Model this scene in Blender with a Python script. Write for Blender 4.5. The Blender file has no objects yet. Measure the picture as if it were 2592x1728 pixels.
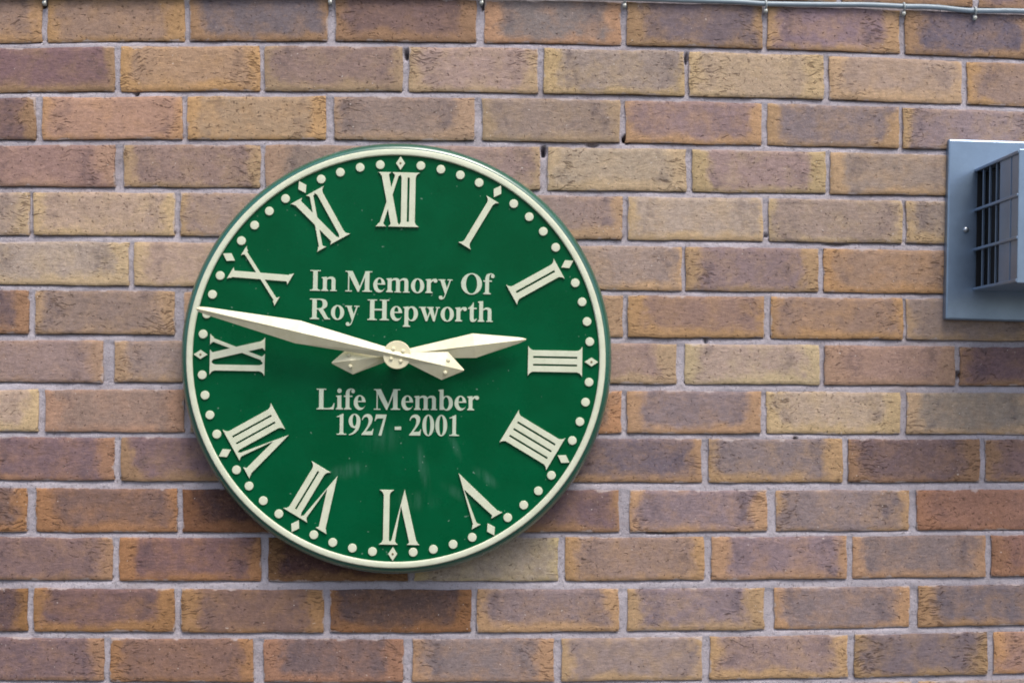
import bpy, bmesh, math, random
import numpy as np
from mathutils import Vector, Matrix
from mathutils.geometry import delaunay_2d_cdt

R = math.radians
S = bpy.context.scene
COL = S.collection

# ------------------------------------------------------------------ camera, world, sun, exposure
CAM_Z = 1.75                      # camera height above the ground; the wall face lies in y = 0
cam_data = bpy.data.cameras.new('camera')
cam = bpy.data.objects.new('camera', cam_data)
COL.objects.link(cam)
cam.location = (0, -2.4, CAM_Z)
cam.rotation_euler = (R(90.7), 0, R(-1.6))
cam_data.sensor_width = 36
cam_data.lens = 36 * 3912 / 2592
cam_data.clip_start = 0.05
cam_data.clip_end = 500
S.camera = cam

SUN = Vector((0.20, -0.45, 0.87)).normalized()
world = bpy.data.worlds.new('World')
S.world = world
world.use_nodes = True
wn = world.node_tree
sky = wn.nodes.new('ShaderNodeTexSky')
sky.sky_type = 'NISHITA'
sky.sun_disc = False
sky.sun_elevation = math.asin(SUN.z)
sky.sun_rotation = math.atan2(SUN.x, SUN.y)
sky.air_density = 1.0
sky.dust_density = 4.0
sky.ozone_density = 1.0
bg = wn.nodes['Background']
bg.inputs['Strength'].default_value = 0.105
wn.links.new(sky.outputs[0], bg.inputs['Color'])

sd = bpy.data.lights.new('sun', 'SUN')
sd.energy = 1.4
sd.angle = R(26)
sd.color = (1.0, 0.95, 0.87)
sun = bpy.data.objects.new('sun', sd)
COL.objects.link(sun)
sun.rotation_euler = SUN.to_track_quat('Z', 'Y').to_euler()
sun.location = SUN * 20

S.view_settings.view_transform = 'Standard'
S.view_settings.look = 'None'
S.view_settings.gamma = 1
S.view_settings.use_curve_mapping = False
S.view_settings.exposure = 0.78
S.cycles.filter_width = 1.8

# ------------------------------------------------------------------ helpers
def lin(r, g, b):
    f = lambda c: c / 12.92 if c <= 0.04045 else ((c + 0.055) / 1.055) ** 2.4
    return (f(r / 255), f(g / 255), f(b / 255))

def tag(o, label=None, cat=None, group=None, kind=None):
    if label: o['label'] = label
    if cat: o['category'] = cat
    if group: o['group'] = group
    if kind: o['kind'] = kind
    return o

def empty(name, loc=(0, 0, 0)):
    o = bpy.data.objects.new(name, None)
    o.empty_display_size = 0.05
    o.location = loc
    COL.objects.link(o)
    return o

def link(name, me, mat, parent=None, loc=(0, 0, 0), rot=(0, 0, 0)):
    o = bpy.data.objects.new(name, me)
    if mat is not None and not me.materials:
        me.materials.append(mat)
    COL.objects.link(o)
    o.parent = parent
    o.location = loc
    o.rotation_euler = rot
    return o

def mesh(name, verts, faces, smooth=False):
    me = bpy.data.meshes.new(name)
    me.from_pydata([tuple(v) for v in verts], [], [tuple(f) for f in faces])
    if smooth:
        me.polygons.foreach_set('use_smooth', [True] * len(me.polygons))
    me.update()
    return me

def bm_mesh(name, bm, smooth=False):
    bmesh.ops.recalc_face_normals(bm, faces=bm.faces)
    me = bpy.data.meshes.new(name)
    bm.to_mesh(me)
    bm.free()
    if smooth:
        me.polygons.foreach_set('use_smooth', [True] * len(me.polygons))
    return me

def box(bm, x0, x1, y0, y1, z0, z1, bevel=0.0):
    r = bmesh.ops.create_cube(bm, size=1)
    vs = r['verts']
    for v in vs:
        v.co = Vector(((x0 + x1) / 2 + v.co.x * (x1 - x0), (y0 + y1) / 2 + v.co.y * (y1 - y0), (z0 + z1) / 2 + v.co.z * (z1 - z0)))
    if bevel > 0:
        es = list({e for v in vs for e in v.link_edges})
        bmesh.ops.bevel(bm, geom=es, offset=bevel, segments=2, profile=0.5, affect='EDGES')

def tube(bm, pts, rad, n=10, caps=True):
    pts = [Vector(p) for p in pts]
    rings = []
    up = Vector((0, 0, 1))
    for i, p in enumerate(pts):
        a = pts[max(i - 1, 0)]
        b = pts[min(i + 1, len(pts) - 1)]
        t = (b - a).normalized()
        s = t.cross(up)
        if s.length < 1e-4: s = t.cross(Vector((1, 0, 0)))
        s.normalize()
        w = s.cross(t)
        rings.append([bm.verts.new(p + rad * (math.cos(k * math.tau / n) * s + math.sin(k * math.tau / n) * w)) for k in range(n)])
    for i in range(len(rings) - 1):
        for k in range(n):
            bm.faces.new((rings[i][k], rings[i][(k + 1) % n], rings[i + 1][(k + 1) % n], rings[i + 1][k]))
    if caps:
        bm.faces.new(rings[0]); bm.faces.new(rings[-1])

def lathe(profile, n=128, closed=False):
    """profile: list of (radius, depth); depth is measured out of the wall (towards -y)."""
    vs, fs = [], []
    for r, d in profile:
        for k in range(n):
            a = k * math.tau / n
            vs.append((r * math.cos(a), -d, r * math.sin(a)))
    m = len(profile)
    for i in range(m if closed else m - 1):
        j = (i + 1) % m
        for k in range(n):
            fs.append((i * n + k, i * n + (k + 1) % n, j * n + (k + 1) % n, j * n + k))
    if not closed:
        fs.append(tuple(range(n)))
        fs.append(tuple(range((m - 1) * n, m * n))[::-1])
    return vs, fs

def lathe_mesh(name, profile, n=128, closed=False, smooth=True):
    vs, fs = lathe(profile, n, closed)
    me = mesh(name, vs, fs)
    bm = bmesh.new(); bm.from_mesh(me)
    bmesh.ops.recalc_face_normals(bm, faces=bm.faces)
    bm.to_mesh(me); bm.free()
    if smooth:
        me.polygons.foreach_set('use_smooth', [len(p.vertices) == 4 for p in me.polygons])
        me.set_sharp_from_angle(angle=R(35))
    return me

# ------------------------------------------------------------------ node helpers
class NT:
    def __init__(self, name):
        self.mat = bpy.data.materials.new(name)
        self.mat.use_nodes = True
        self.t = self.mat.node_tree
        self.b = self.t.nodes['Principled BSDF']
    def n(self, kind, **kw):
        nd = self.t.nodes.new(kind)
        for k, v in kw.items(): setattr(nd, k, v)
        return nd
    def put(self, sock, v):
        if isinstance(v, bpy.types.NodeSocket): self.t.links.new(v, sock)
        elif v is not None: sock.default_value = v
    def math(self, op, a, b=None, c=None, clamp=False):
        nd = self.n('ShaderNodeMath', operation=op, use_clamp=clamp)
        for s, v in zip(nd.inputs, (a, b, c)): self.put(s, v)
        return nd.outputs[0]
    def vmath(self, op, a, b=None):
        nd = self.n('ShaderNodeVectorMath', operation=op)
        self.put(nd.inputs[0], a)
        if b is not None: self.put(nd.inputs[3 if op == 'SCALE' else 1], b)
        return nd.outputs[0]
    def noise(self, vec, scale, detail=3, rough=0.55, dist=0.0, col=False):
        nd = self.n('ShaderNodeTexNoise')
        self.put(nd.inputs['Vector'], vec)
        nd.inputs['Scale'].default_value = scale
        nd.inputs['Detail'].default_value = detail
        nd.inputs['Roughness'].default_value = rough
        nd.inputs['Distortion'].default_value = dist
        return nd.outputs['Color' if col else 'Fac']
    def ramp(self, v, a, b, lo=0.0, hi=1.0):
        nd = self.n('ShaderNodeMapRange', interpolation_type='SMOOTHSTEP')
        self.put(nd.inputs[0], v)
        for i, x in enumerate((a, b, lo, hi)): self.put(nd.inputs[i + 1], x)
        return nd.outputs[0]
    def mix(self, f, a, b, mode='MIX'):
        nd = self.n('ShaderNodeMix', data_type='RGBA', blend_type=mode)
        self.put(nd.inputs[0], f)
        for s, v in ((nd.inputs[6], a), (nd.inputs[7], b)):
            if isinstance(v, tuple): v = (*v[:3], 1.0)
            self.put(s, v)
        return nd.outputs[2]
    def attr(self, name, out='Color'):
        return self.n('ShaderNodeAttribute', attribute_type='GEOMETRY', attribute_name=name).outputs[out]
    def bump(self, h, dist, strength=1.0, normal=None):
        nd = self.n('ShaderNodeBump')
        nd.inputs['Strength'].default_value = strength
        nd.inputs['Distance'].default_value = dist
        self.put(nd.inputs['Height'], h)
        if normal is not None: self.put(nd.inputs['Normal'], normal)
        return nd.outputs[0]
    def out(self, **kw):
        for k, v in kw.items():
            s = self.b.inputs[k.replace('_', ' ')]
            if isinstance(v, tuple) and len(v) == 3 and s.type == 'RGBA': v = (*v, 1.0)
            self.put(s, v)
        return self.mat

# ------------------------------------------------------------------ materials
def brick_material():
    m = NT('brick')
    pos = m.attr('place', 'Vector')       # metres inside the brick, from its lower left corner
    size = m.attr('size', 'Vector')
    seed = m.attr('seed', 'Vector')
    edge, core = m.attr('edge_tone'), m.attr('core_tone')
    amt = m.attr('core_amount', 'Fac')
    p = m.vmath('ADD', pos, seed)
    sp = m.n('ShaderNodeSeparateXYZ'); m.put(sp.inputs[0], pos)
    ss = m.n('ShaderNodeSeparateXYZ'); m.put(ss.inputs[0], size)
    sv = m.n('ShaderNodeSeparateXYZ'); m.put(sv.inputs[0], seed)
    big = m.math('SUBTRACT', m.noise(p, 22, 3, 0.6), 0.5)
    med = m.math('SUBTRACT', m.noise(p, 75, 3, 0.6), 0.5)
    wob = m.math('ADD', m.math('MULTIPLY', big, 0.060), m.math('MULTIPLY', med, 0.020))
    dl = m.math('ADD', sp.outputs[0], wob)
    dr = m.math('ADD', m.math('SUBTRACT', ss.outputs[0], sp.outputs[0]), wob)
    db = m.math('ADD', sp.outputs[2], m.math('MULTIPLY', wob, 0.7))
    # fired core: spares the two ends and the lower edge, by different amounts on each brick
    insl = m.math('MULTIPLY_ADD', m.math('FRACT', m.math('MULTIPLY', sv.outputs[0], 7.13)), 0.020, -0.002)
    insr = m.math('MULTIPLY_ADD', m.math('FRACT', m.math('MULTIPLY', sv.outputs[2], 5.71)), 0.020, -0.002)
    insb = m.math('MULTIPLY_ADD', m.math('FRACT', m.math('MULTIPLY', sv.outputs[0], 3.37)), 0.014, -0.008)
    ml = m.ramp(m.math('SUBTRACT', dl, insl), 0.0, 0.022)
    mr = m.ramp(m.math('SUBTRACT', dr, insr), 0.0, 0.022)
    mb = m.ramp(m.math('SUBTRACT', db, insb), 0.0, 0.018)
    mask = m.math('MULTIPLY', m.math('MULTIPLY', ml, mr), mb)
    fac = m.math('MULTIPLY', mask, m.math('MULTIPLY', amt, m.ramp(m.noise(p, 30, 4, 0.65), 0.22, 0.62, 0.45, 1.0)))
    c = m.mix(fac, edge, core)
    # darker flash at the two ends of the core
    fl = m.ramp(m.math('ABSOLUTE', m.math('SUBTRACT', dl, m.math('ADD', insl, 0.028))), 0.0, 0.020, 1.0, 0.0)
    fr = m.ramp(m.math('ABSOLUTE', m.math('SUBTRACT', dr, m.math('ADD', insr, 0.028))), 0.0, 0.020, 1.0, 0.0)
    fl = m.math('MULTIPLY', m.math('MAXIMUM', fl, fr), m.math('MULTIPLY', m.math('MULTIPLY', amt, mb), m.ramp(m.noise(p, 45, 4, 0.7), 0.42, 0.66)))
    c = m.mix(m.math('MULTIPLY', fl, 0.45), c, lin(84, 76, 86))
    # mottle and sand grain
    mott = m.ramp(m.noise(p, 130, 4, 0.7), 0.25, 0.75, 0.86, 1.12)
    c = m.mix(1.0, c, m.n_rgb(mott), 'MULTIPLY')
    hue = m.noise(m.vmath('ADD', p, (3.1, 1.7, 9.2)), 200, 3, 0.7)
    c = m.mix(m.ramp(hue, 0.52, 0.75, 0.0, 0.22), c, lin(186, 146, 114))
    grain = m.ramp(m.noise(p, 800, 2, 0.7), 0.25, 0.75, 0.80, 1.18)
    c = m.mix(1.0, c, m.n_rgb(grain), 'MULTIPLY')
    ms = m.n('ShaderNodeMapping')
    ms.inputs['Rotation'].default_value = (0, R(28), 0)
    ms.inputs['Scale'].default_value = (70, 60, 260)
    m.put(ms.inputs['Vector'], m.vmath('ADD', p, m.vmath('SCALE', m.vmath('SUBTRACT', m.noise(p, 20, 2, 0.5, col=True), (0.5, 0.5, 0.5)), 0.02)))
    streak = m.noise(ms.outputs[0], 1.0, 4, 0.65)
    c = m.mix(1.0, c, m.n_rgb(m.ramp(streak, 0.25, 0.75, 0.86, 1.12)), 'MULTIPLY')
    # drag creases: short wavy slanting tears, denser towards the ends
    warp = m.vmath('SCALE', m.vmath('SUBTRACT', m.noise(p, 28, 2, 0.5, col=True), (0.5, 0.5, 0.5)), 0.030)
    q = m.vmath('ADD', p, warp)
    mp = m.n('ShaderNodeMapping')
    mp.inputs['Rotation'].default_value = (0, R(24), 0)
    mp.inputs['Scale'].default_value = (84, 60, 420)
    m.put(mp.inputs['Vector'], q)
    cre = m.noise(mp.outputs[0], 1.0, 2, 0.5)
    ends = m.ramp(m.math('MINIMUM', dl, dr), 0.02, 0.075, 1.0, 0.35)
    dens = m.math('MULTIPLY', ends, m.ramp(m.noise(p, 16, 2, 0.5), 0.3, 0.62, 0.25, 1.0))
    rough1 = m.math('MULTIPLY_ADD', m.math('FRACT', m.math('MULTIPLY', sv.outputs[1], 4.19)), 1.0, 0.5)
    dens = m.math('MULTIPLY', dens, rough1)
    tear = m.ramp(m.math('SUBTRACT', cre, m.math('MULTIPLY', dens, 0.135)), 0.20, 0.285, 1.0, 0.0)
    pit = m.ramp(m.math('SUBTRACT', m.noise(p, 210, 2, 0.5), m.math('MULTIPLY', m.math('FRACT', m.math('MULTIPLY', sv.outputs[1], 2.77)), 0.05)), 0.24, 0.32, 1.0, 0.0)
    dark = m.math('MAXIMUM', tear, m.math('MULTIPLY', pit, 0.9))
    c = m.mix(m.math('MULTIPLY', dark, 0.52), c, lin(66, 44, 38))  # shade of the tears and pits put into the colour, besides the bump
    # mortar haze smeared over the arrises
    near = m.math('MINIMUM', m.math('MINIMUM', sp.outputs[0], m.math('SUBTRACT', ss.outputs[0], sp.outputs[0])), m.math('MINIMUM', sp.outputs[2], m.math('SUBTRACT', ss.outputs[2], sp.outputs[2])))
    smear = m.ramp(m.math('SUBTRACT', m.noise(m.vmath('ADD', p, (1.0, 8.0, 2.0)), 38, 5, 0.65), m.math('MULTIPLY', near, 42.0)), 0.48, 0.60)
    c = m.mix(m.math('MULTIPLY', smear, 0.7), c, lin(186, 174, 172))
    speck = m.ramp(m.noise(m.vmath('ADD', p, (5.0, 2.0, 1.0)), 260, 1, 0.4), 0.775, 0.80)
    c = m.mix(m.math('MULTIPLY', speck, 0.7), c, lin(215, 205, 198))
    h = m.math('ADD', m.math('MULTIPLY', m.noise(p, 340, 4, 0.7), 0.45), m.math('MULTIPLY', dark, -1.0))
    h = m.math('ADD', h, m.math('ADD', m.math('MULTIPLY', m.noise(p, 60, 3, 0.6), 0.7), m.math('MULTIPLY', streak, 0.8)))
    nb = m.bump(h, 0.0011, 0.9)
    return m.out(Base_Color=c, Roughness=0.92, Normal=nb, Specular_IOR_Level=0.2)

def n_rgb(self, v):
    nd = self.n('ShaderNodeCombineColor')
    for s in nd.inputs: self.put(s, v)
    return nd.outputs[0]
NT.n_rgb = n_rgb

def mortar_material():
    m = NT('mortar')
    tc = m.n('ShaderNodeTexCoord').outputs['Object']
    base = m.mix(m.ramp(m.noise(tc, 9, 4, 0.6), 0.3, 0.7), lin(169, 163, 171), lin(187, 181, 189))
    base = m.mix(m.ramp(m.noise(tc, 60, 4, 0.7), 0.5, 0.85, 0.0, 0.45), base, lin(158, 142, 140))
    base = m.mix(1.0, base, m.n_rgb(m.ramp(m.noise(tc, 700, 2, 0.7), 0.25, 0.75, 0.82, 1.15)), 'MULTIPLY')
    sand = m.ramp(m.noise(tc, 330, 3, 0.6), 0.30, 0.40, 1.0, 0.0)
    base = m.mix(m.math('MULTIPLY', sand, 0.45), base, lin(112, 98, 94))
    stain = m.ramp(m.noise(m.vmath('ADD', tc, (7.0, 1.0, 3.0)), 5.5, 4, 0.65), 0.55, 0.72, 0.0, 0.35)
    base = m.mix(stain, base, lin(146, 126, 116))
    h = m.math('ADD', m.noise(tc, 500, 3, 0.7), m.math('MULTIPLY', m.noise(tc, 120, 3, 0.6), 1.6))
    h = m.math('SUBTRACT', h, sand)
    return m.out(Base_Color=base, Roughness=0.95, Normal=m.bump(h, 0.0011, 0.9), Specular_IOR_Level=0.15)

def green_material(name, dial):
    m = NT(name)
    tc = m.n('ShaderNodeTexCoord').outputs['Object']
    c = m.mix(m.ramp(m.noise(tc, 14, 3, 0.6), 0.3, 0.7), lin(0, 80, 46), lin(0, 87, 52))
    rough = m.ramp(m.noise(tc, 30, 4, 0.6), 0.3, 0.7, 0.24, 0.34)
    if not dial: c = m.mix(m.ramp(m.noise(tc, 9, 4, 0.6), 0.3, 0.7), lin(6, 84, 64), lin(18, 96, 78))  # case green lifted towards teal, part of the sky sheen painted in
    if dial:
        # dried water marks and rubbed patches on the lower half of the dial
        sx = m.n('ShaderNodeSeparateXYZ'); m.put(sx.inputs[0], tc)
        tot = None
        for (x, z, rx, rz, ang, k) in ((-0.071, -0.172, 0.040, 0.016, 12, .8), (0.045, -0.170, 0.010, 0.050, 12, .9), (0.139, -0.178, 0.030, 0.011, -38, 1.0),
                                       (0.088, -0.125, 0.008, 0.040, 24, .6), (0.030, -0.215, 0.05, 0.02, 0, .4), (-0.02, -0.12, 0.05, 0.03, 0, .35), (0.10, -0.205, 0.04, 0.012, -30, .5)):
            ca, sa = math.cos(R(ang)), math.sin(R(ang))
            dx = m.math('SUBTRACT', sx.outputs[0], x); dz = m.math('SUBTRACT', sx.outputs[2], z)
            u = m.math('DIVIDE', m.math('ADD', m.math('MULTIPLY', dx, ca), m.math('MULTIPLY', dz, sa)), rx)
            v = m.math('DIVIDE', m.math('SUBTRACT', m.math('MULTIPLY', dz, ca), m.math('MULTIPLY', dx, sa)), rz)
            d = m.math('SQRT', m.math('ADD', m.math('MULTIPLY', u, u), m.math('MULTIPLY', v, v)))
            g = m.math('MULTIPLY', m.ramp(d, 0.1, 1.0, 1.0, 0.0), k)
            tot = g if tot is None else m.math('MAXIMUM', tot, g)
        mp = m.n('ShaderNodeMapping'); mp.inputs['Scale'].default_value = (95, 1, 12); m.put(mp.inputs[0], tc)
        st = m.math('MULTIPLY', tot, m.ramp(m.noise(mp.outputs[0], 1.0, 4, 0.6), 0.30, 0.80))
        c = m.mix(m.math('MULTIPLY', st, 0.34), c, lin(120, 160, 150))
        rough = m.math('ADD', rough, m.math('MULTIPLY', st, 0.15))
        dust = m.ramp(m.noise(m.vmath('ADD', tc, (4.0, 0.0, 2.0)), 170, 1, 0.4), 0.79, 0.81)
        c = m.mix(m.math('MULTIPLY', dust, 0.3), c, lin(170, 190, 180))
    nb = m.bump(m.noise(tc, 45, 2, 0.5), 0.0004, 0.3)
    return m.out(Base_Color=c, Roughness=rough, Normal=nb, Specular_IOR_Level=0.10 if dial else 0.6, Coat_Weight=0.0 if dial else 1.0, Coat_Roughness=0.26, Coat_IOR=1.7)

def gold_material(name, c0, c1, rough=0.42, bevel=0.0009):
    m = NT(name)
    tc = m.n('ShaderNodeTexCoord').outputs['Object']
    c = m.mix(m.ramp(m.noise(tc, 60, 4, 0.65), 0.3, 0.72), c0, c1)
    c = m.mix(m.ramp(m.noise(tc, 380, 3, 0.6), 0.58, 0.8, 0.0, 0.35), c, lin(176, 172, 138))
    bv = m.n('ShaderNodeBevel', samples=4); bv.inputs['Radius'].default_value = bevel
    nb = m.bump(m.noise(tc, 330, 3, 0.6), 0.00025, 0.6, bv.outputs[0])
    return m.out(Base_Color=c, Roughness=rough, Normal=nb, Specular_IOR_Level=0.5)

def plain(name, c, rough=0.5, metal=0.0, var=0.12, scale=25, spec=0.5, bump=0.0002):
    m = NT(name)
    tc = m.n('ShaderNodeTexCoord').outputs['Object']
    col = m.mix(1.0, c, m.n_rgb(m.ramp(m.noise(tc, scale, 5, 0.65), 0.3, 0.7, 1 - var, 1 + var)), 'MULTIPLY')
    return m.out(Base_Color=col, Roughness=rough, Metallic=metal, Specular_IOR_Level=spec, Normal=m.bump(m.noise(tc, scale * 8, 3, 0.6), bump, 0.6))

def ground_material():
    m = NT('ground')
    tc = m.n('ShaderNodeTexCoord').outputs['Object']
    c = m.mix(m.ramp(m.noise(tc, 1.3, 5, 0.6), 0.3, 0.7), (0.055, 0.053, 0.050), (0.085, 0.082, 0.078))
    c = m.mix(1.0, c, m.n_rgb(m.ramp(m.noise(tc, 160, 2, 0.7), 0.3, 0.7, 0.7, 1.3)), 'MULTIPLY')
    return m.out(Base_Color=c, Roughness=0.95, Normal=m.bump(m.noise(tc, 120, 3, 0.6), 0.004, 0.6))

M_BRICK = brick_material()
M_MORTAR = mortar_material()
M_DIAL = green_material('dial_green', True)
M_CASE = green_material('case_green', False)
M_GOLD = gold_material('pale_gold', lin(208, 215, 188), lin(221, 226, 202))
M_RING = gold_material('pale_gold_ring', lin(212, 218, 192), lin(224, 229, 206))
M_HAND = gold_material('pale_gold_hand', lin(228, 221, 184), lin(237, 231, 198), rough=0.36, bevel=0.0006)
M_LETTER = gold_material('pale_gold_letter', lin(190, 206, 182), lin(208, 218, 196), bevel=0.0004)
M_HOLE = plain('dark_screw', lin(120, 104, 70), 0.5, 0.4)
M_STEEL = plain('painted_steel', lin(134, 154, 178), 0.28, 0.6, 0.06, 30)
M_DUCT = plain('soot_and_shade', (0.012, 0.012, 0.014), 0.7)  # soot black, dark enough to hold the shade inside the slots
M_SCREW = plain('steel_screw', lin(170, 178, 186), 0.3, 0.8)
M_CABLE = plain('grey_cable', lin(142, 158, 170), 0.35, 0.0, 0.08, 60)
M_CLIP = plain('clip_plastic', lin(168, 176, 178), 0.4, 0.0, 0.08, 60)
M_NAIL = plain('nail_steel', lin(205, 205, 195), 0.3, 0.6)
M_BLOCK = plain('concrete_block', (0.3, 0.29, 0.27), 0.95)

# ------------------------------------------------------------------ the ground
gm = mesh('ground', [(-60, -60, 0), (60, -60, 0), (60, 60, 0), (-60, 60, 0)], [(0, 1, 2, 3)])
tag(link('ground', gm, ground_material()), kind='structure')

# ------------------------------------------------------------------ the brick wall
# height of each course's lower brick edge at five places along the wall (mm, relative to the camera height)
BED_X = np.array([-721, -328, 69, 470, 850]) / 1000
BED = {1: (489.3, 495.3, 496.4, 484.4, 476.0), 2: (412.4, 418.6, 417.4, 408.2, 400.7), 3: (339.7, 343.1, 341.0, 335.8, 328.6),
       4: (267.8, 268.4, 265.3, 261.6, 257.2), 5: (192.8, 193.1, 190.3, 185.0, 181.5), 6: (116.7, 114.8, 111.0, 107.2, 104.0),
       7: (41.2, 40.2, 37.3, 35.0, 30.8), 8: (-33.6, -33.1, -35.7, -37.1, -39.7), 9: (-110.1, -109.4, -113.0, -114.7, -114.6),
       10: (-183.0, -186.2, -189.6, -188.6, -190.0), 11: (-263.0, -264.9, -266.1, -266.1, -264.2), 12: (-336.4, -339.2, -342.0, -340.5, -337.0),
       13: (-415.1, -417.7, -420.8, -419.1, -412.9), 14: (-490.2, -493.7, -497.8, -495.2, -488.7)}
JOINT = {1: 8.6, 2: 9.2, 3: 9.2, 4: 9.2, 5: 10.6, 6: 8.6, 7: 10.2, 8: 11.4, 9: 8.6, 10: 12.6, 11: 8.6, 12: 13.2, 13: 10.4, 14: 9.5}
# the upright joints of each course: (place, width) in mm
PERP = {0: [(-545, 10), (-323, 10), (-96, 10), (131, 10), (357, 10), (580, 10), (796, 10)],
        1: [(-655, 8), (-436, 8), (-213, 12), (18, 13), (242, 9), (463, 9), (680, 9)],
        2: [(-543, 9), (-320, 7), (-98, 10), (112, 9), (340, 8), (560, 9), (778, 9)],
        3: [(-663, 10), (-439, 8), (-215, 13), (15, 12), (240, 9), (462, 9), (677, 7)],
        4: [(-540, 13), (-319, 8), (-102, 10), (117, 12), (344, 10), (562, 7), (776, 9)],
        5: [(-674, 6), (-450, 9), (-228, 10), (2, 9), (244, 9), (464, 9), (682, 6)],
        6: [(-521, 8), (-304, 9), (-84, 9), (131, 9), (335, 6), (550, 8), (769, 9)],
        7: [(-673, 10), (-447, 15), (-221, 10), (8, 10), (244, 8), (466, 10), (682, 6)],
        8: [(-555, 18), (-334, 10), (-114, 10), (106, 10), (330, 13), (552, 8), (765, 8)],
        9: [(-657, 11), (-434, 10), (-209, 10), (17, 10), (242, 9), (460, 9), (680, 10)],
        10: [(-541, 10), (-315, 10), (-90, 10), (137, 10), (368, 11), (588, 9), (804, 9)],
        11: [(-672, 14), (-445, 9), (-218, 10), (11, 10), (242, 17), (472, 14), (694, 12)],
        12: [(-543, 10), (-315, 11), (-89, 11), (144, 11), (372, 11), (594, 10), (813, 9)],
        13: [(-673, 10), (-448, 10), (-219, 10), (8, 9), (240, 14), (468, 16), (695, 14)],
        14: [(-556, 10), (-324, 16), (-94, 14), (138, 13), (369, 12), (596, 11), (816, 10)],
        15: [(-668, 10), (-445, 10), (-217, 10), (8, 10), (241, 10), (469, 10), (696, 10)]}
POLY = {k: np.polyfit(BED_X, np.array(v) / 1000, 2) for k, v in BED.items()}
def bed(k, x):
    """height of the lower brick edge of course k at x."""
    xc = min(max(x, -0.80), 0.92)
    if 1 <= k <= 14: return float(np.polyval(POLY[k], xc))
    ref = 1 if k < 1 else 14
    fade = max(0.0, 1 - abs(k - ref) / 9)
    z0 = float(np.polyval(POLY[ref], 0.07)); z = float(np.polyval(POLY[ref], xc))
    return z0 + (z - z0) * fade - (k - ref) * 0.0757
def top(k, x):
    return bed(k - 1, x) - JOINT.get(k - 1, 9.8) / 1000

TONE = {  # (edge, core, how strongly the core shows)
    'o': (lin(186, 142, 102), lin(168, 136, 114), 0.8), 'O': (lin(178, 134, 96), lin(148, 120, 110), 0.9),
    'y': (lin(188, 160, 126), lin(172, 148, 132), 0.9), 'Y': (lin(182, 152, 118), lin(156, 136, 126), 0.95),
    'b': (lin(178, 140, 106), lin(138, 120, 122), 1.0), 'B': (lin(166, 126, 98), lin(114, 102, 114), 1.0),
    'p': (lin(170, 138, 114), lin(148, 124, 118), 0.95), 'P': (lin(158, 118, 92), lin(126, 100, 100), 1.0),
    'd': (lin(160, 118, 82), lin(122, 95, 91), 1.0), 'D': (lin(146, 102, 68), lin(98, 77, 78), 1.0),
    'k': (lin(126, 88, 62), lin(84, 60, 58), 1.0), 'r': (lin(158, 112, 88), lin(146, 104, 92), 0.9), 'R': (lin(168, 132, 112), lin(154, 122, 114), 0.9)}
def pale(c, k, tint):
    g = 0.3 * c[0] + 0.55 * c[1] + 0.15 * c[2]
    return tuple((a + (g - a) * .17 * k) * (1 + .09 * k) * w for a, w in zip(c, tint))
for code in TONE:
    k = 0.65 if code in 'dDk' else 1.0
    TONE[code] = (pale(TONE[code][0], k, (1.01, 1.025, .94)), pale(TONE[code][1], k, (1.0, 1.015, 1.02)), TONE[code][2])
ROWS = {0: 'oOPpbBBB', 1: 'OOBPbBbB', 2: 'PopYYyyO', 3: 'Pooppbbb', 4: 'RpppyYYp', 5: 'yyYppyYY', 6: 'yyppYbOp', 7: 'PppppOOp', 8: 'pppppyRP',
        9: 'yRppObyY', 10: 'PPppBbPP', 11: 'ddkPPbbr', 12: 'PdkyObbr', 13: 'DddDbbbB', 14: 'PdPbbbBO', 15: 'dPOpbbOb'}  # lower-left bricks are partly darker to carry the corner vignette in their colour
rng = random.Random(11)

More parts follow.
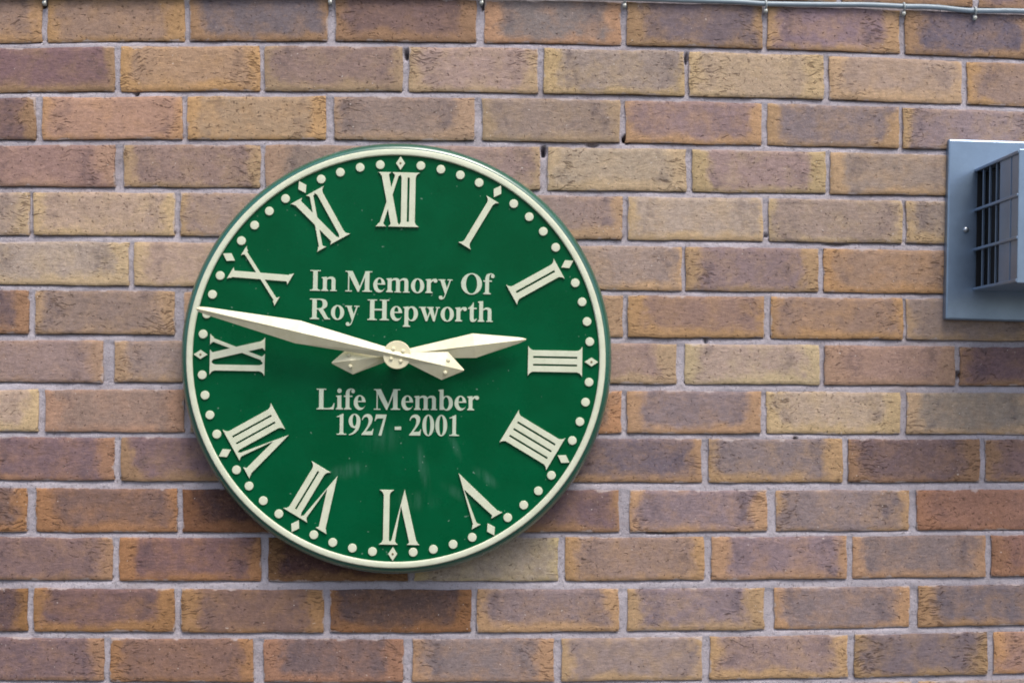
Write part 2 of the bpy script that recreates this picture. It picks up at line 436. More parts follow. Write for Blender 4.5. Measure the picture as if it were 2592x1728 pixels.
US = None
def brick_arrays(k, xl, xr, code, seed):
    """front face on a bent grid, worn rounded edges, sides running back into the mortar."""
    r = random.Random(seed)
    fx = [0, .010, .035, .09, .17, .26, .36, .45, .55, .64, .74, .83, .91, .965, .99, 1]
    fz = [0, .035, .10, .28, .5, .72, .90, .965, 1]
    nx, nz = len(fx), len(fz)
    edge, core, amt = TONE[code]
    j = lambda c, s: tuple(max(0.0, a * s * (1 + r.uniform(-.05, .05))) for a in c)
    s = r.uniform(0.94, 1.06)
    edge, core = j(edge, s), j(core, s * r.uniform(0.94, 1.06))
    amt = min(1.0, max(0.0, amt * r.uniform(0.85, 1.1)))
    out = -0.0008 + r.uniform(-.0012, .0006)
    tx, tz = r.uniform(-.0012, .0012), r.uniform(-.0012, .0008)
    ph = [r.uniform(0, 6.28) for _ in range(10)]
    V, P = [], []
    w = xr - xl
    def wav(t, a, f0): return a * (0.5 * math.sin(f0 * t + ph[0]) + 0.35 * math.sin(2.3 * f0 * t + ph[1]) + 0.3 * math.sin(5.1 * f0 * t + ph[2]))
    zc = 0.0
    for c, v in enumerate(fz):
        for i, u in enumerate(fx):
            x = xl + u * w
            zb, zt = bed(k, x), top(k, x)
            zb += wav(u * 6 + 1.3, .0010, 1.0) * 1.0
            zt += wav(u * 6 + 4.1, .0011, 1.2)
            x += (wav(v * 5, .0013, 1.1) if u < .5 else wav(v * 5 + 9, .0013, 1.1))
            z = zb + v * (zt - zb)
            dxe = min(u, 1 - u) * w; dze = min(v, 1 - v) * (zt - zb)
            d = min(dxe, dze)
            back = 0.0012 * max(0.0, 1 - d / .0030) ** 2
            corner = max(0.0, 1 - dxe / .006) * max(0.0, 1 - dze / .006)
            y = out + tx * (u - .5) + tz * (v - .5) + back + 0.0007 * corner + 0.0004 * math.sin(9 * u + ph[4] + 4 * v) + r.uniform(-.00022, .00022)
            V.append((x, y, z)); P.append((u * w, 0, v * (zt - zb)))
    F = [(c * nx + i, c * nx + i + 1, (c + 1) * nx + i + 1, (c + 1) * nx + i) for c in range(nz - 1) for i in range(nx - 1)]
    # sides
    loop = [i for i in range(nx)] + [c * nx + nx - 1 for c in range(1, nz)] + [(nz - 1) * nx + i for i in range(nx - 2, -1, -1)] + [c * nx for c in range(nz - 2, 0, -1)]
    base = len(V)
    for i in loop:
        V.append((V[i][0], 0.060, V[i][2])); P.append(P[i])
    n = len(loop)
    F += [(loop[(i + 1) % n], loop[i], base + i, base + (i + 1) % n) for i in range(n)]
    F.append(tuple(range(base, base + n))[::-1])
    F = [tuple(f) for f in F]
    H = top(k, (xl + xr) / 2) - bed(k, (xl + xr) / 2)
    A = dict(place=P, size=[(w, 0, H)] * len(V), seed=[(r.uniform(-40, 40), r.uniform(-40, 40), r.uniform(-40, 40))] * len(V),
             edge_tone=[(*edge, 1)] * len(V), core_tone=[(*core, 1)] * len(V), core_amount=[amt] * len(V))
    return V, F, A

def add_attrs(me, A):
    for name in ('place', 'size', 'seed'):
        a = me.attributes.new(name, 'FLOAT_VECTOR', 'POINT'); a.data.foreach_set('vector', np.array(A[name], dtype=np.float32).ravel())
    for name in ('edge_tone', 'core_tone'):
        a = me.attributes.new(name, 'FLOAT_COLOR', 'POINT'); a.data.foreach_set('color', np.array(A[name], dtype=np.float32).ravel())
    a = me.attributes.new('core_amount', 'FLOAT', 'POINT'); a.data.foreach_set('value', np.array(A['core_amount'], dtype=np.float32))

WALL_X0, WALL_X1 = -1.22, 1.42
K_TOP, K_LOW = -3, 17            # courses laid brick by brick; the courses below them stand on the ground as one mass
wall = empty('brick_wall', (0, 0, 0))
CROSS = {}
tag(wall, 'brown and purple rustic brick wall with pale mortar joints', 'wall')

def course(k):
    """bricks of a course: (left, right, tone)"""
    if k in PERP: ps = [(a / 1000, b / 1000) for a, b in PERP[k]]
    else:
        s = -0.668 if k % 2 else -0.550
        ps = [(s + .2265 * i + rng.uniform(-.003, .003), .010) for i in range(7)]
    left = [ps[0]]
    while left[0][0] > WALL_X0: left.insert(0, (left[0][0] - .2255 + rng.uniform(-.003, .003), .010))
    n_left = len(left) - 1
    ps = left + ps[1:]
    while ps[-1][0] < WALL_X1 - .18: ps.append((ps[-1][0] + .2225 + rng.uniform(-.003, .003), .010))
    edges = [(WALL_X0, 0.0)] + [p for p in ps if p[0] > WALL_X0 + .04] + [(WALL_X1, 0.0)]
    dropped = len([p for p in ps if p[0] <= WALL_X0 + .04])
    CROSS[k] = edges[1:-1]
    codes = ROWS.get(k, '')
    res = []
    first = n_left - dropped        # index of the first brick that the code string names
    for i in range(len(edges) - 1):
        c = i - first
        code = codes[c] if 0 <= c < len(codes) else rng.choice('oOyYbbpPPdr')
        res.append((edges[i][0] + edges[i][1] / 2, edges[i + 1][0] - edges[i + 1][1] / 2, code))
    return res

cnt = 0
for k in range(K_TOP, K_LOW + 1):
    for (a, b, code) in course(k):
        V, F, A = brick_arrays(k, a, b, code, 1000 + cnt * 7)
        cx, cz = (a + b) / 2, bed(k, (a + b) / 2)
        me = mesh('brick', [(x - cx, y, z - cz) for x, y, z in V], F, True)
        me.set_sharp_from_angle(angle=R(50))
        add_attrs(me, A)
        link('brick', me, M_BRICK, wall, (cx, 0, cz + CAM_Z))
        cnt += 1
GV, GF, GA = [], [], None
k = K_LOW + 1
while bed(k, 0) + CAM_Z > -0.01:
    for (a, b, code) in course(k):
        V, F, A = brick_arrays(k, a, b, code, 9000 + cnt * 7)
        o = len(GV)
        GV += V; GF += [tuple(i + o for i in f) for f in F]
        if GA is None: GA = A
        else:
            for n_ in GA: GA[n_] = GA[n_] + A[n_]
        cnt += 1
    k += 1
WALL_BOTTOM = 0.0
me = mesh('lower_courses', [(x, y, max(z + CAM_Z, 0.0)) for x, y, z in GV], GF, True)
me.set_sharp_from_angle(angle=R(50))
add_attrs(me, GA)
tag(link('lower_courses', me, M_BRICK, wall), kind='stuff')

# mortar: one rough sheet set a few millimetres behind the brick faces, with gaps and pits where it has dropped out
def axis(lo, hi, flo, fhi, fine, coarse):
    return np.concatenate([np.arange(lo, flo, coarse), np.arange(flo, fhi, fine), np.arange(fhi, hi, coarse), [hi]])
TOPZ = top(K_TOP, 0) + CAM_Z - 0.002
mx = axis(WALL_X0 + .001, WALL_X1 - .001, -0.80, 0.96, .0030, .02)
mz = axis(0.0, TOPZ, CAM_Z - .58, CAM_Z + .64, .0030, .02)
nr = np.random.RandomState(5)
def value_noise(X, Z, cell):
    g = nr.rand(int((Z.max() - Z.min()) / cell) + 3, int((X.max() - X.min()) / cell) + 3)
    u = (X - X.min()) / cell; v = (Z - Z.min()) / cell
    i = u.astype(int); j_ = v.astype(int); fu = u - i; fv = v - j_
    fu = fu * fu * (3 - 2 * fu); fv = fv * fv * (3 - 2 * fv)
    return (g[j_, i] * (1 - fu) + g[j_, i + 1] * fu) * (1 - fv) + (g[j_ + 1, i] * (1 - fu) + g[j_ + 1, i + 1] * fu) * fv - .5
X, Z = np.meshgrid(mx, mz)
Y = 0.0031 + 0.0024 * value_noise(X, Z, .085) + 0.0018 * value_noise(X, Z, .022) + 0.0010 * value_noise(X, Z, .008)
# bed joints are struck: set back under the upper brick, sloping out to the lower one
for k in range(K_TOP, 32):
    lo = np.array([top(k + 1, x) for x in mx])[None, :] + CAM_Z; hi = np.array([bed(k, x) for x in mx])[None, :] + CAM_Z
    t = (Z - lo) / (hi - lo)
    on = (t > -.25) & (t < 1.4)
    near = np.ones(len(mx))
    for (px, pw) in CROSS.get(k, []):
        near = np.minimum(near, np.clip((np.abs(mx - px) - pw / 2 + .001) / .004, 0, 1))
    Y = np.where(on, Y + near[None, :] * (-.0010 + .0048 * np.clip(t, 0, 1.2) ** 4.0), Y)
Y = np.maximum(Y, 0.0014)
for (hx, hz, rx, rz, dp) in ((-.0964, .4745, .003, .008, .022), (.3399, .4705, .003, .008, .02), (.0220, .5530, .003, .008, .02), (.2470, .3445, .008, .006, .03),
                             (.1165, .3245, .004, .008, .03), (.300, -.2665, .024, .0032, .03), (.7657, -.0236, .004, .006, .02), (.1927, .3355, .009, .004, .010),
                             (-.5141, .4122, .004, .003, .014), (.5105, -.1222, .003, .003, .015), (.4640, .1943, .003, .003, .012), (-.3400, .4050, .010, .002, .012),
                             (.5750, .1820, .020, .003, .010), (-.6600, .5500, .010, .006, .02), (.3150, .1180, .004, .003, .012), (.3700, .0320, .003, .008, .012),
                             (-.6700, .2350, .0025, .022, .010), (.6200, .4110, .012, .002, .010)):
    q = ((X - hx) / rx) ** 2 + ((Z - CAM_Z - hz) / rz) ** 2
    Y += dp * np.clip(1.35 - q, 0, 1)
ny_, nx_ = X.shape
me = bpy.data.meshes.new('mortar')
co = np.stack([X, Y, Z], -1).reshape(-1, 3)
ii = np.arange(ny_ * nx_).reshape(ny_, nx_)
quad = np.stack([ii[:-1, :-1], ii[:-1, 1:], ii[1:, 1:], ii[1:, :-1]], -1).reshape(-1, 4)
me.vertices.add(len(co)); me.vertices.foreach_set('co', co.astype(np.float32).ravel())
me.loops.add(quad.size); me.loops.foreach_set('vertex_index', quad.astype(np.int32).ravel())
me.polygons.add(len(quad)); me.polygons.foreach_set('loop_start', (np.arange(len(quad)) * 4).astype(np.int32))
me.polygons.foreach_set('use_smooth', np.ones(len(quad), dtype=bool))
me.update(calc_edges=True)
link('mortar', me, M_MORTAR, wall)
bm = bmesh.new(); box(bm, WALL_X0 + .004, WALL_X1 - .004, 0.064, 0.25, 0.0, TOPZ - .004)
link('wall_core', bm_mesh('wall_core', bm), M_BLOCK, wall)

# ------------------------------------------------------------------ flat shapes cut from sheet: strokes painted together, then given thickness
def bez(p0, p1, p2, p3, n=8):
    return [tuple((1 - t) ** 3 * a + 3 * (1 - t) ** 2 * t * b + 3 * (1 - t) * t * t * c + t ** 3 * d for a, b, c, d in zip(p0, p1, p2, p3)) for t in [i / n for i in range(1, n + 1)]]
def path(*pts):
    out = []
    for p in pts:
        if len(p) == 2: out.append(tuple(map(float, p)))
        else: out += bez(out[-1], p[0:2], p[2:4], p[4:6])
    return out
def ell(cx, cy, rx, ry, n=36): return [(cx + rx * math.cos(i * math.tau / n), cy + ry * math.sin(i * math.tau / n)) for i in range(n)]
def rect(x0, y0, x1, y1): return [(x0, y0), (x1, y0), (x1, y1), (x0, y1)]
def inside(p, poly):
    x, y = p; c = False; n = len(poly)
    for i in range(n):
        (x1, y1), (x2, y2) = poly[i], poly[i - 1]
        if (y1 > y) != (y2 > y) and x < (x2 - x1) * (y - y1) / (y2 - y1) + x1: c = not c
    return c
def cut(name, layers, height, scale=1.0):
    """layers: ('+' or '-', polygon), painted in order; result is one solid of the given height facing -y."""
    vs, es = [], []
    for _, poly in layers:
        b0 = len(vs); n = len(poly)
        vs += [Vector((p[0], p[1])) for p in poly]
        es += [(b0 + i, b0 + (i + 1) % n) for i in range(n)]
    cv, _, cf, *_r = delaunay_2d_cdt(vs, es, [], 0, 1e-4)
    keep = []
    for f in cf:
        c = sum((cv[i] for i in f), Vector((0, 0))) / len(f)
        on = False
        for s, poly in layers:
            if inside(c, poly): on = (s == '+')
        if on: keep.append(f)
    bm = bmesh.new()
    T = [bm.verts.new((v.x * scale, -height, v.y * scale)) for v in cv]
    Bv = [bm.verts.new((v.x * scale, 0.0, v.y * scale)) for v in cv]
    count = {}
    for f in keep:
        bm.faces.new([T[i] for i in f]); bm.faces.new([Bv[i] for i in reversed(f)])
        for i in range(len(f)):
            a, b = f[i], f[(i + 1) % len(f)]
            count.setdefault(frozenset((a, b)), []).append((a, b))
    for e in count.values():
        if len(e) == 1:
            a, b = e[0]
            bm.faces.new((T[b], T[a], Bv[a], Bv[b]))
    for v in [v for v in bm.verts if not v.link_faces]: bm.verts.remove(v)
    return bm_mesh(name, bm)

# ------------------------------------------------------------------ the clock
K = 1 / 1671.0                       # drawing unit used on the dial (0.6 mm)
CX, CZ = -0.1094, 0.0032
clock = empty('wall_clock', (CX, 0, CAM_Z + CZ))
clock.rotation_euler = (0, R(1.1), 0)
tag(clock, 'round green wall clock with pale gold Roman numerals, hands and memorial lettering', 'clock')
DIAL = 0.0500
case = lathe_mesh('case', [(.300, -.0006), (.3215, -.0006), (.3262, .004), (.3284, .012), (.3290, .028), (.3284, .034), (.3266, .0405), (.3236, .0455), (.3200, .0482), (.3182, .0486)], 160)
link('case', case, M_CASE, clock)
link('dial', lathe_mesh('dial', [(.3178, .046), (.3178, DIAL)], 128), M_DIAL, clock)
link('rim_band', lathe_mesh('rim_band', [(.3080, .0490), (.3080, .0526), (.3092, .0540), (.3130, .0546), (.3164, .0538), (.3176, .0522), (.3176, .0490)], 160, True), M_RING, clock)

# minute dots and hour diamonds
dot_me = lathe_mesh('minute_dot', [(.0067, -.0004), (.0067, .0018), (.0063, .0023), (.0040, .0025), (.0012, .0026)], 24)
R_DOT = 0.2945
dia_me = cut('hour_diamond', [('+', [(0, 17.5), (-11.5, 0), (0, -17.5), (11.5, 0)])], .0028, K)
screw_me = lathe_mesh('screw', [(.0017, .0020), (.0017, .0032), (.0009, .0036)], 12)
for i in range(60):
    a = R(6 * i)
    x, z = R_DOT * math.sin(a), R_DOT * math.cos(a)
    if i % 5: link('minute_dot', dot_me, M_GOLD, clock, (x, -DIAL, z))
    else:
        d = link('hour_diamond', dia_me, M_GOLD, clock, (x * 1.005, -DIAL, z * 1.005), (0, a, 0))
        if i % 15 == 0: link('screw', screw_me, M_HOLE, d)

# Roman numerals: strokes in dial units, upright; v = 0 is the foot (towards the hub), v = H the head
H = 138.0
def flare(x0, x1, top_side, out=11.0, h=13.0):
    """concave serif block joining the strokes between x0 and x1."""
    y0, s = (H, -1) if top_side else (0.0, 1)
    prof = [(out, 0.0), (out * .62, 2.6), (out * .34, 5.2), (out * .14, 8.6), (0, h)]
    left = [(x0 - a, y0 + s * b) for a, b in prof]
    right = [(x1 + a, y0 + s * b) for a, b in reversed(prof)]
    return ('+', left + right)
def bars(cs, w=15.0):
    """upright strokes side by side, tied at head and foot."""
    L = [('+', rect(c - w / 2, 6, c + w / 2, H - 6)) for c in cs]
    a, b = min(cs) - w / 2, max(cs) + w / 2
    return L + [flare(a, b, True), flare(a, b, False)] + ([('+', rect(a, 2, b, 11)), ('+', rect(a, H - 11, b, H - 2))] if len(cs) > 1 else [])
def diag(xt, xb, w): return ('+', [(xt - w / 2, H - 3), (xb - w / 2, 3), (xb + w / 2, 3), (xt + w / 2, H - 3)])
def small(x, w, top_side, o=9): return flare(x - w / 2, x + w / 2, top_side, o, 9)
def cross(tt, tb, nt, nb, W=18.5, N=9.5):
    return [diag(tt, tb, W), diag(nt, nb, N), small(tt, W - 3, True), small(tb, W - 3, False), small(nt, N, True), small(nb, N, False)]
def vee(tt, ap, nt, W=18.5, N=10):
    outer = [(tt - W / 2, H - 3), (ap, -2), (nt + N / 2, H - 3), (nt - N / 2, H - 3), (ap + (nt - ap) * .30, 40), (tt + W / 2, H - 3)]
    return [('+', outer), small(tt, W - 2, True, 8), small(nt, N, True, 8)]
SP = 19.8
NUM = {12: cross(-39, -12, -7, -47) + bars([11, 11 + 20.5], 15) + [('+', rect(-12, H - 5, 12, H)), ('+', rect(-12, 0, 12, 5))],
       1: bars([0], 16), 2: bars([-10.5, 10.5], 16), 3: bars([-SP, 0, SP]), 4: bars([-1.5 * SP, -.5 * SP, .5 * SP, 1.5 * SP]),
       5: vee(-30, 3, 30), 6: vee(-51, -27, 1) + bars([18]) + [('+', rect(-2, H - 5, 18, H))],
       7: vee(-62, -26, -8) + bars([11.5, 31]) + [('+', rect(-10, H - 5, 12, H))],
       8: vee(-70, -38, -22) + bars([-3, 16.5, 36]) + [('+', rect(-24, H - 5, -3, H))],
       9: cross(-4, 29, 39, -9) + bars([-32]) + [('+', rect(-32, H - 5, 0, H)), ('+', rect(-32, 0, -8, 5))],
       10: cross(-33, 33, 33, -33), 11: cross(-30, 8, 11, -33) + bars([31]) + [('+', rect(10, H - 5, 30, H)), ('+', rect(8, 0, 30, 5))]}
R_FOOT = 333 * K
for h, layers in NUM.items():
    a = R(30 * h)
    me = cut('numeral', layers, .0034, K)
    link('numeral', me, M_GOLD, clock, (R_FOOT * math.sin(a), -DIAL + .0003, R_FOOT * math.cos(a)), (0, a, 0))

# bold serif lettering, thousandths of the letter height
def slab(x0, x1, y, up, t=34): return ('+', rect(x0, y, x1, y + t)) if up else ('+', rect(x0, y - t, x1, y))
def stem(x0, x1, y0, y1, foot=None, head=None):
    L = [('+', rect(x0, y0, x1, y1))]
    if foot:
        L += [slab(*foot, y0, True), ('+', [(x0 - 45, y0 + 30), (x1 + 45, y0 + 30), (x1, y0 + 75), (x0, y0 + 75)])] if foot[0] < x0 - 40 else [slab(*foot, y0, True)]
    if head: L += [slab(*head, y1, False)]
    return L
def flag(x0, x1, y): return ('+', [(x0 - 48, y - 38), (x0 - 48, y - 12), (x1, y + 8), (x1, y - 60), (x0, y - 60)])
def arch(xs, xe, w=133, yt=473):
    """shoulder leaving a stem at xs and landing as a stem ending at xe."""
    return ('+', path((xs - 20, 350), (xs - 20, 395), (xs + 40, yt - 15, xs + 80, yt, xs + 145, yt), (xe - 40, yt, xe, yt - 60, xe, 335), (xe, 0), (xe - w, 0), (xe - w, 320),
                      (xe - w, 390, xe - w - 20, 405, xe - w - 55, 402), (xs + 40, 398, xs + 10, 370, xs - 20, 350)))
E_ = lambda *a: ('+', ell(*a))
N_ = lambda *a: ('-', ell(*a))
P_ = lambda *a: ('+', path(*a))
Q_ = lambda *a: ('-', path(*a))
GLYPH = {
    'I': (389, stem(120, 272, 0, 676, (18, 372), (18, 372))),
    'n': (556, stem(65, 198, 0, 455, (18, 245)) + [flag(65, 198, 461), arch(198, 490), slab(312, 538, 0, True)]),
    'm': (833, stem(65, 198, 0, 455, (18, 245)) + [flag(65, 198, 461), arch(198, 483), slab(305, 530, 0, True), arch(483, 768), slab(590, 815, 0, True)]),
    'h': (556, stem(65, 198, 0, 676, (18, 245)) + [flag(65, 198, 672), arch(198, 490), slab(312, 538, 0, True)]),
    'r': (444, stem(65, 198, 0, 455, (18, 262)) + [flag(65, 198, 461), P_((180, 330), (180, 380), (230, 470, 300, 480, 350, 472), (350, 395), (290, 420, 230, 380, 198, 320)), E_(355, 408, 66, 66)]),
    'o': (500, [E_(250, 230, 226, 245), N_(250, 230, 90, 205)]),
    'O': (778, [E_(389, 331, 356, 352), N_(389, 331, 190, 318)]),
    '0': (500, [E_(250, 337, 228, 352), N_(250, 337, 80, 318)]),
    'e': (444, [E_(225, 230, 204, 245), Q_((160, 285), (160, 400, 190, 435, 232, 435), (275, 435, 300, 400, 300, 285)),
                Q_((158, 245), (480, 245), (480, 138), (412, 138), (380, 80, 340, 62, 300, 62), (215, 62, 160, 130, 158, 245))]),
    'y': (500, [P_((62, 455), (205, 455), (300, 190), (290, -10), (235, -10)), P_((395, 455), (445, 455), (262, -60), (235, -150, 190, -203, 120, -203), (70, -203, 35, -180, 35, -140), (150, -150), (190, -150, 215, -100, 235, -30)),
                E_(98, -138, 64, 62), slab(8, 245, 461, False), slab(315, 492, 461, False)]),
    'f': (333, stem(75, 207, 0, 540, (15, 275)) + [('+', rect(12, 412, 302, 456)), P_((75, 500), (75, 640, 160, 691, 255, 691), (330, 691, 388, 655, 388, 600), (340, 590), (310, 655), (240, 668, 207, 620, 207, 500)), E_(328, 594, 60, 60)]),
    'R': (722, [P_((110, 676), (380, 676), (560, 676, 622, 595, 622, 500), (622, 395, 530, 335, 400, 322), (110, 318)), Q_((258, 636), (330, 636), (430, 636, 462, 590, 462, 500), (462, 410, 420, 360, 320, 360), (258, 360)),
                P_((300, 345), (470, 345), (650, 45), (720, 30), (720, 0), (535, 0))] + stem(108, 260, 0, 676, (24, 345), (24, 300))),
    'H': (778, stem(105, 257, 0, 676, (20, 345), (20, 345)) + stem(522, 674, 0, 676, (435, 760), (435, 760)) + [('+', rect(240, 322, 540, 372))]),
    'p': (556, [E_(318, 230, 208, 245), N_(285, 225, 98, 200)] + stem(65, 198, -203, 455, (15, 262)) + [flag(65, 198, 461)]),
    'b': (556, [E_(314, 230, 208, 245), N_(285, 230, 96, 202)] + stem(65, 198, 8, 676) + [flag(65, 198, 672)]),
    'w': (722, [P_((48, 455), (195, 455), (320, 60), (268, -14), (235, -14)), P_((235, -14), (285, -14), (400, 300), (365, 330)), P_((315, 455), (460, 455), (575, 60), (525, -14), (490, -14)), P_((500, -14), (545, -14), (668, 455), (620, 455)),
                slab(5, 240, 461, False), slab(268, 505, 461, False), slab(572, 716, 461, False)]),
    't': (333, [P_((210, 632), (188, 632), (150, 540, 90, 480, 18, 452), (18, 418), (80, 418), (80, 110), (80, 20, 120, -12, 180, -12), (250, -12, 300, 30, 322, 95), (298, 108), (270, 55, 210, 50, 210, 130), (210, 412), (312, 412), (312, 456), (210, 456))]),
    'L': (667, stem(105, 257, 0, 676, (20, 330), (20, 345)) + [P_((250, 0), (605, 0), (642, 200), (604, 204), (575, 90, 520, 44, 400, 44), (250, 44))]),
    'i': (278, stem(70, 205, 0, 455, (15, 262)) + [flag(70, 205, 461), E_(137, 612, 76, 76)]),
    'M': (944, [P_((70, 660), (258, 676), (515, 170), (470, -6), (440, -6)), P_((440, -6), (478, -6), (735, 600), (700, 676)), ('+', rect(110, 0, 150, 650))] + stem(680, 832, 0, 676, (598, 925)) + [slab(18, 262, 676, False), slab(18, 245, 0, True), slab(700, 925, 676, False)]),
    '1': (500, stem(180, 318, 0, 660, (62, 440)) + [P_((318, 690), (280, 690), (200, 640, 130, 615, 62, 600), (62, 572), (180, 585), (318, 600))]),
    '9': (500, [P_((475, 455), (475, 200, 320, 10, 40, -14), (34, 14), (200, 55, 300, 180, 322, 330)), E_(248, 455, 226, 235), N_(245, 470, 78, 188)]),
    '2': (500, [P_((28, 490), (50, 610, 130, 690, 250, 690), (370, 690, 437, 615, 437, 525), (437, 400, 330, 290, 190, 122), (350, 122), (410, 122, 430, 150, 447, 205), (478, 205), (445, 0), (18, 0), (18, 26), (180, 190, 288, 330, 288, 462), (288, 545, 250, 592, 190, 592), (120, 592, 80, 550, 58, 482))]),
    '7': (500, [P_((70, 676), (472, 676), (472, 640), (285, -14), (172, -14), (358, 548), (170, 548), (100, 548, 75, 520, 48, 455), (16, 462))]),
    '-': (333, [('+', rect(42, 178, 292, 285))])}
CACHE = {}
def dial_point(px, py):
    """dial drawing (before the clock was hung a touch askew) -> clock coordinates."""
    x, z = (px - 1004) * K, -(py - 906) * K
    c, s = math.cos(R(1.1)), math.sin(R(1.1))
    return x * c - z * s, x * s + z * c
def line(text, x0, x1, y0, y1):
    w = sum(GLYPH[c][0] if c != ' ' else 250 for c in text)
    (ax, az), (bx, bz) = dial_point(x0, y0), dial_point(x1, y1)
    L = math.hypot(bx - ax, bz - az)
    s = L / w
    ang = math.atan2(bz - az, bx - ax)
    v = 0.0462 / 1000
    t = 0.0
    for c in text:
        if c == ' ': t += 250; continue
        if c not in CACHE: CACHE[c] = cut('letter', GLYPH[c][1], 1.0)
        o = link('letter', CACHE[c], M_LETTER, clock, (ax + math.cos(ang) * t * s, -DIAL + .0002, az + math.sin(ang) * t * s), (0, -ang, 0))
        o.scale = (s, 0.0014, v)
        t += GLYPH[c][0]
line('In Memory Of', 783, 1247, 735, 744)
line('Roy Hepworth', 782, 1249, 807, 814)
line('Life Member', 800, 1214, 1035, 1038)
line('1927 - 2001', 848, 1166, 1099, 1103)

# hands: bevelled blades with a raised middle rib
def blade(name, st):
    """st: stations (distance along, half width, rib height), in dial units."""
    vs, fs = [], []
    for a, hw, rh in st:
        a, hw = a * K, hw * K
        vs += [(a, 0, -hw), (a, -.0020, -hw), (a, -.0020 - rh, 0), (a, -.0020, hw), (a, 0, hw)]
    for i in range(len(st) - 1):
        for k in range(5):
            j = (k + 1) % 5
            fs.append((i * 5 + k, i * 5 + j, (i + 1) * 5 + j, (i + 1) * 5 + k))
    fs += [tuple(range(5)), tuple(range((len(st) - 1) * 5, len(st) * 5))]
    me = mesh(name, vs, fs)
    bm = bmesh.new(); bm.from_mesh(me); bmesh.ops.recalc_face_normals(bm, faces=bm.faces); bm.to_mesh(me); bm.free()
    return me
HX, HZ = 0.0022, 0.0050
rivet_me = lathe_mesh('rivet', [(.0030, -.001), (.0030, .0012), (.0022, .0024), (.0008, .0029)], 14)
def rivets(parent, pts):
    for a, p, y in pts: link('rivet', rivet_me, M_HAND, parent, (a * K, y, p * K))
hour = link('hour_hand', blade('hour_hand', [(-166, 2, .001), (-117, 35, .0105), (-26, 12, .006), (26, 12, .006), (194, 31, .0088), (306, 8, .0030), (320, 4, .002), (326, 1, .0006)]), M_HAND, clock,
            (HX, -.0700, HZ), (0, R(-6.9 - 1.1), 0))
rivets(hour, [(-120, 14, -.0080), (-120, -14, -.0080)])
minute = link('minute_hand', blade('minute_hand', [(-171, 2, .001), (-122, 36, .0105), (-28, 13, .006), (28, 13, .006), (254, 29, .0088), (486, 9.5, .0038), (505, 6.5, .0026), (513, 1.5, .0006)]), M_HAND, clock,
              (HX, -.0850, HZ), (0, R(180 + 13.0 - 1.1), 0))
rivets(minute, [(-127, 16, -.0073), (-127, -16, -.0073)])
hub = link('hub', lathe_mesh('hub', [(.0205, .0), (.0212, .0012), (.0212, .0034), (.0204, .0042)], 48), M_HAND, clock, (HX, -.0850, HZ), (0, R(13), 0))
rivets(hub, [(s * 12.5, t * 12.5, -.0040) for s in (-1, 1) for t in (-1, 1)])
link('spindle', lathe_mesh('spindle', [(.008, .046), (.008, .088)], 24), M_CASE, clock, (HX, 0, HZ))

# ------------------------------------------------------------------ the flue terminal
flue = empty('flue_terminal', (.8865, 0, CAM_Z + .2005))
flue.rotation_euler = (R(-1.2), R(1.6), 0)
tag(flue, 'grey painted metal flue terminal with slotted sides and square back plate', 'vent')
W2 = .1412
def part(name, *boxes, mat=M_STEEL, bevel=.001, parent=None):
    bm = bmesh.new()
    for b in boxes: box(bm, *b, bevel=bevel)
    return link(name, bm_mesh(name, bm), mat, parent or flue)
BW, BH, BD = .0960, .0947, .200
part('back_plate', (-W2, W2, -.012, .004, -W2, W2), bevel=.003)
for s in (-1, 1):
    sc_ = link('screw', lathe_mesh('screw', [(.0045, .0), (.0045, .0018), (.0032, .0034), (.0012, .0040)], 18), M_SCREW, flue, (s * .1115, -.0118, -.0005))
part('inner_duct', (-.080, .080, -.170, -.0125, -.0905, .0905), mat=M_DUCT)
part('dark_backing', (-BW + .001, BW - .001, -.0135, -.0122, -.091, .091), mat=M_DUCT, bevel=0)  # added black sheet over the back plate, paints the dark behind the slots
part('top_panel', (-BW, BW, -BD, -.012, BH - .0025, BH))
part('bottom_panel', (-BW, BW, -BD, -.012, -BH, -BH + .0025))
part('front_panel', (-BW - .002, BW + .002, -BD - .003, -BD, -BH - .002, BH + .002), bevel=.0012)
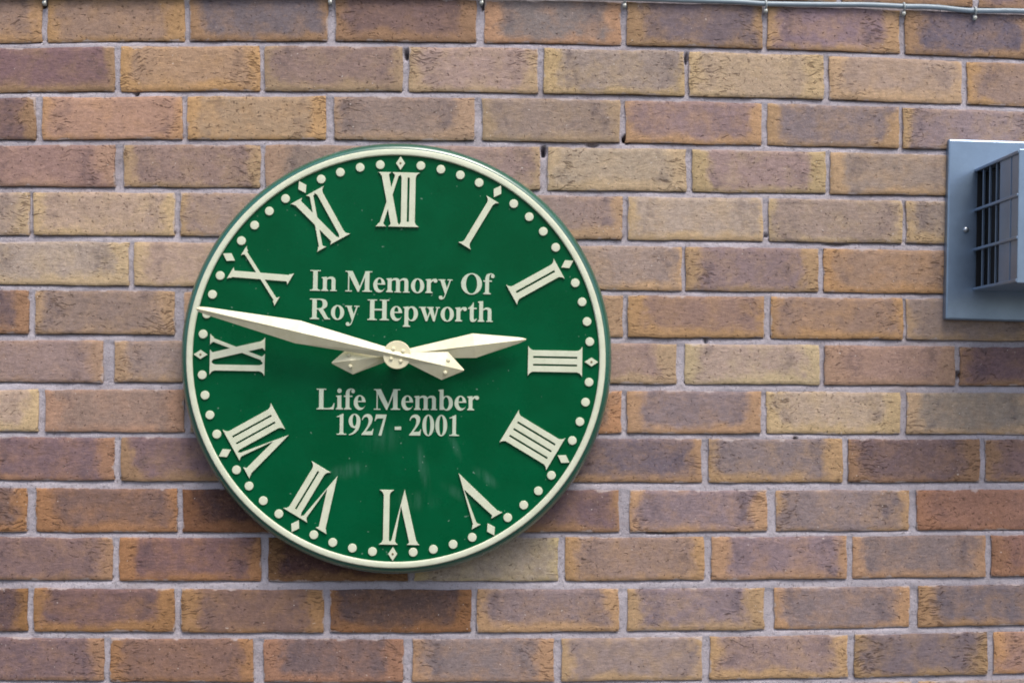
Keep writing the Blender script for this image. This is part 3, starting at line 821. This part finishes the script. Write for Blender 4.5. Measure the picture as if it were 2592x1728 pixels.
for s in (-1, 1):
    x0, x1 = sorted((s * BW, s * (BW - .002)))
    part('side_panel', (x0, x1, -BD, -.119, -BH + .003, BH - .003), bevel=.0004)
    part('seam', (min(s * BW, s * (BW + .0012)), max(s * BW, s * (BW + .0012)), -.168, -.164, -BH + .004, BH - .004), bevel=.0003)
    for d in (.0425, .0725, .1025):
        x0, x1 = sorted((s * BW, s * (BW - .0035)))
        part('slat', (x0, x1, -d - .0012, -d + .0012, -BH + .003, BH - .003), bevel=.0003)
    for z in (-BH + .002, -.0312, .0305, BH - .002):
        x0, x1 = sorted((s * (BW - .001), s * (BW + .0035)))
        part('guard_bar', (x0, x1, -BD - .002, -.0125, z - .0024, z + .0024), bevel=.0012)

# ------------------------------------------------------------------ the clipped cable
cable = empty('cable', (0, 0, CAM_Z + .55))
tag(cable, 'light grey cable clipped along the mortar joint above the clock', 'cable')
CP = [(-1.20, .5560), (-.8422, .5574), (-.6536, .5600), (-.3585, .5630), (-.1145, .5650), (.0184, .5648), (.1923, .5628), (.3157, .5602), (.4085, .5580), (.4623, .5548), (.5100, .5545),
      (.5635, .5544), (.6250, .5542), (.6798, .5521), (.7100, .5520), (.7378, .5508), (.7700, .5475), (.7908, .5462), (.8252, .5460), (.8595, .5460), (1.0005, .5410), (1.40, .5300)]
def catmull(P, n=6):
    out = []
    for i in range(len(P) - 1):
        p0, p1, p2, p3 = P[max(i - 1, 0)], P[i], P[i + 1], P[min(i + 2, len(P) - 1)]
        for q in range(n):
            t = q / n
            out.append(tuple(.5 * ((2 * b) + (-a + c) * t + (2 * a - 5 * b + 4 * c - d) * t * t + (-a + 3 * b - 3 * c + d) * t ** 3) for a, b, c, d in zip(p0, p1, p2, p3)))
    return out + [P[-1]]
pts = catmull(CP)
bm = bmesh.new()
tube(bm, [(x, -.0056 - .0006 * math.sin(x * 31), z - .5488) for x, z in pts], .0041, 12)
link('sheath', bm_mesh('sheath', bm, True), M_CABLE, cable)
for cxx in (-.654, -.215, .0195, .242, .463, .680, .7925, .93, 1.18):
    z = float(np.interp(cxx, [p[0] for p in pts], [p[1] for p in pts])) - .55
    bm = bmesh.new()
    tube(bm, [(0, -.0058 - .0062 * math.sin(t), .0062 * math.cos(t)) for t in [math.pi * q / 10 for q in range(11)]], .0017, 8)
    box(bm, -.0024, .0024, -.0068, .001, -.0135, -.0050, bevel=.0008)
    c = link('cable_clip', bm_mesh('cable_clip', bm, True), M_CLIP, cable, (cxx, 0, z))
    link('nail', lathe_mesh('nail', [(.0030, .0), (.0030, .0012), (.0012, .0020)], 14), M_NAIL, c, (0, -.0066, -.0098))
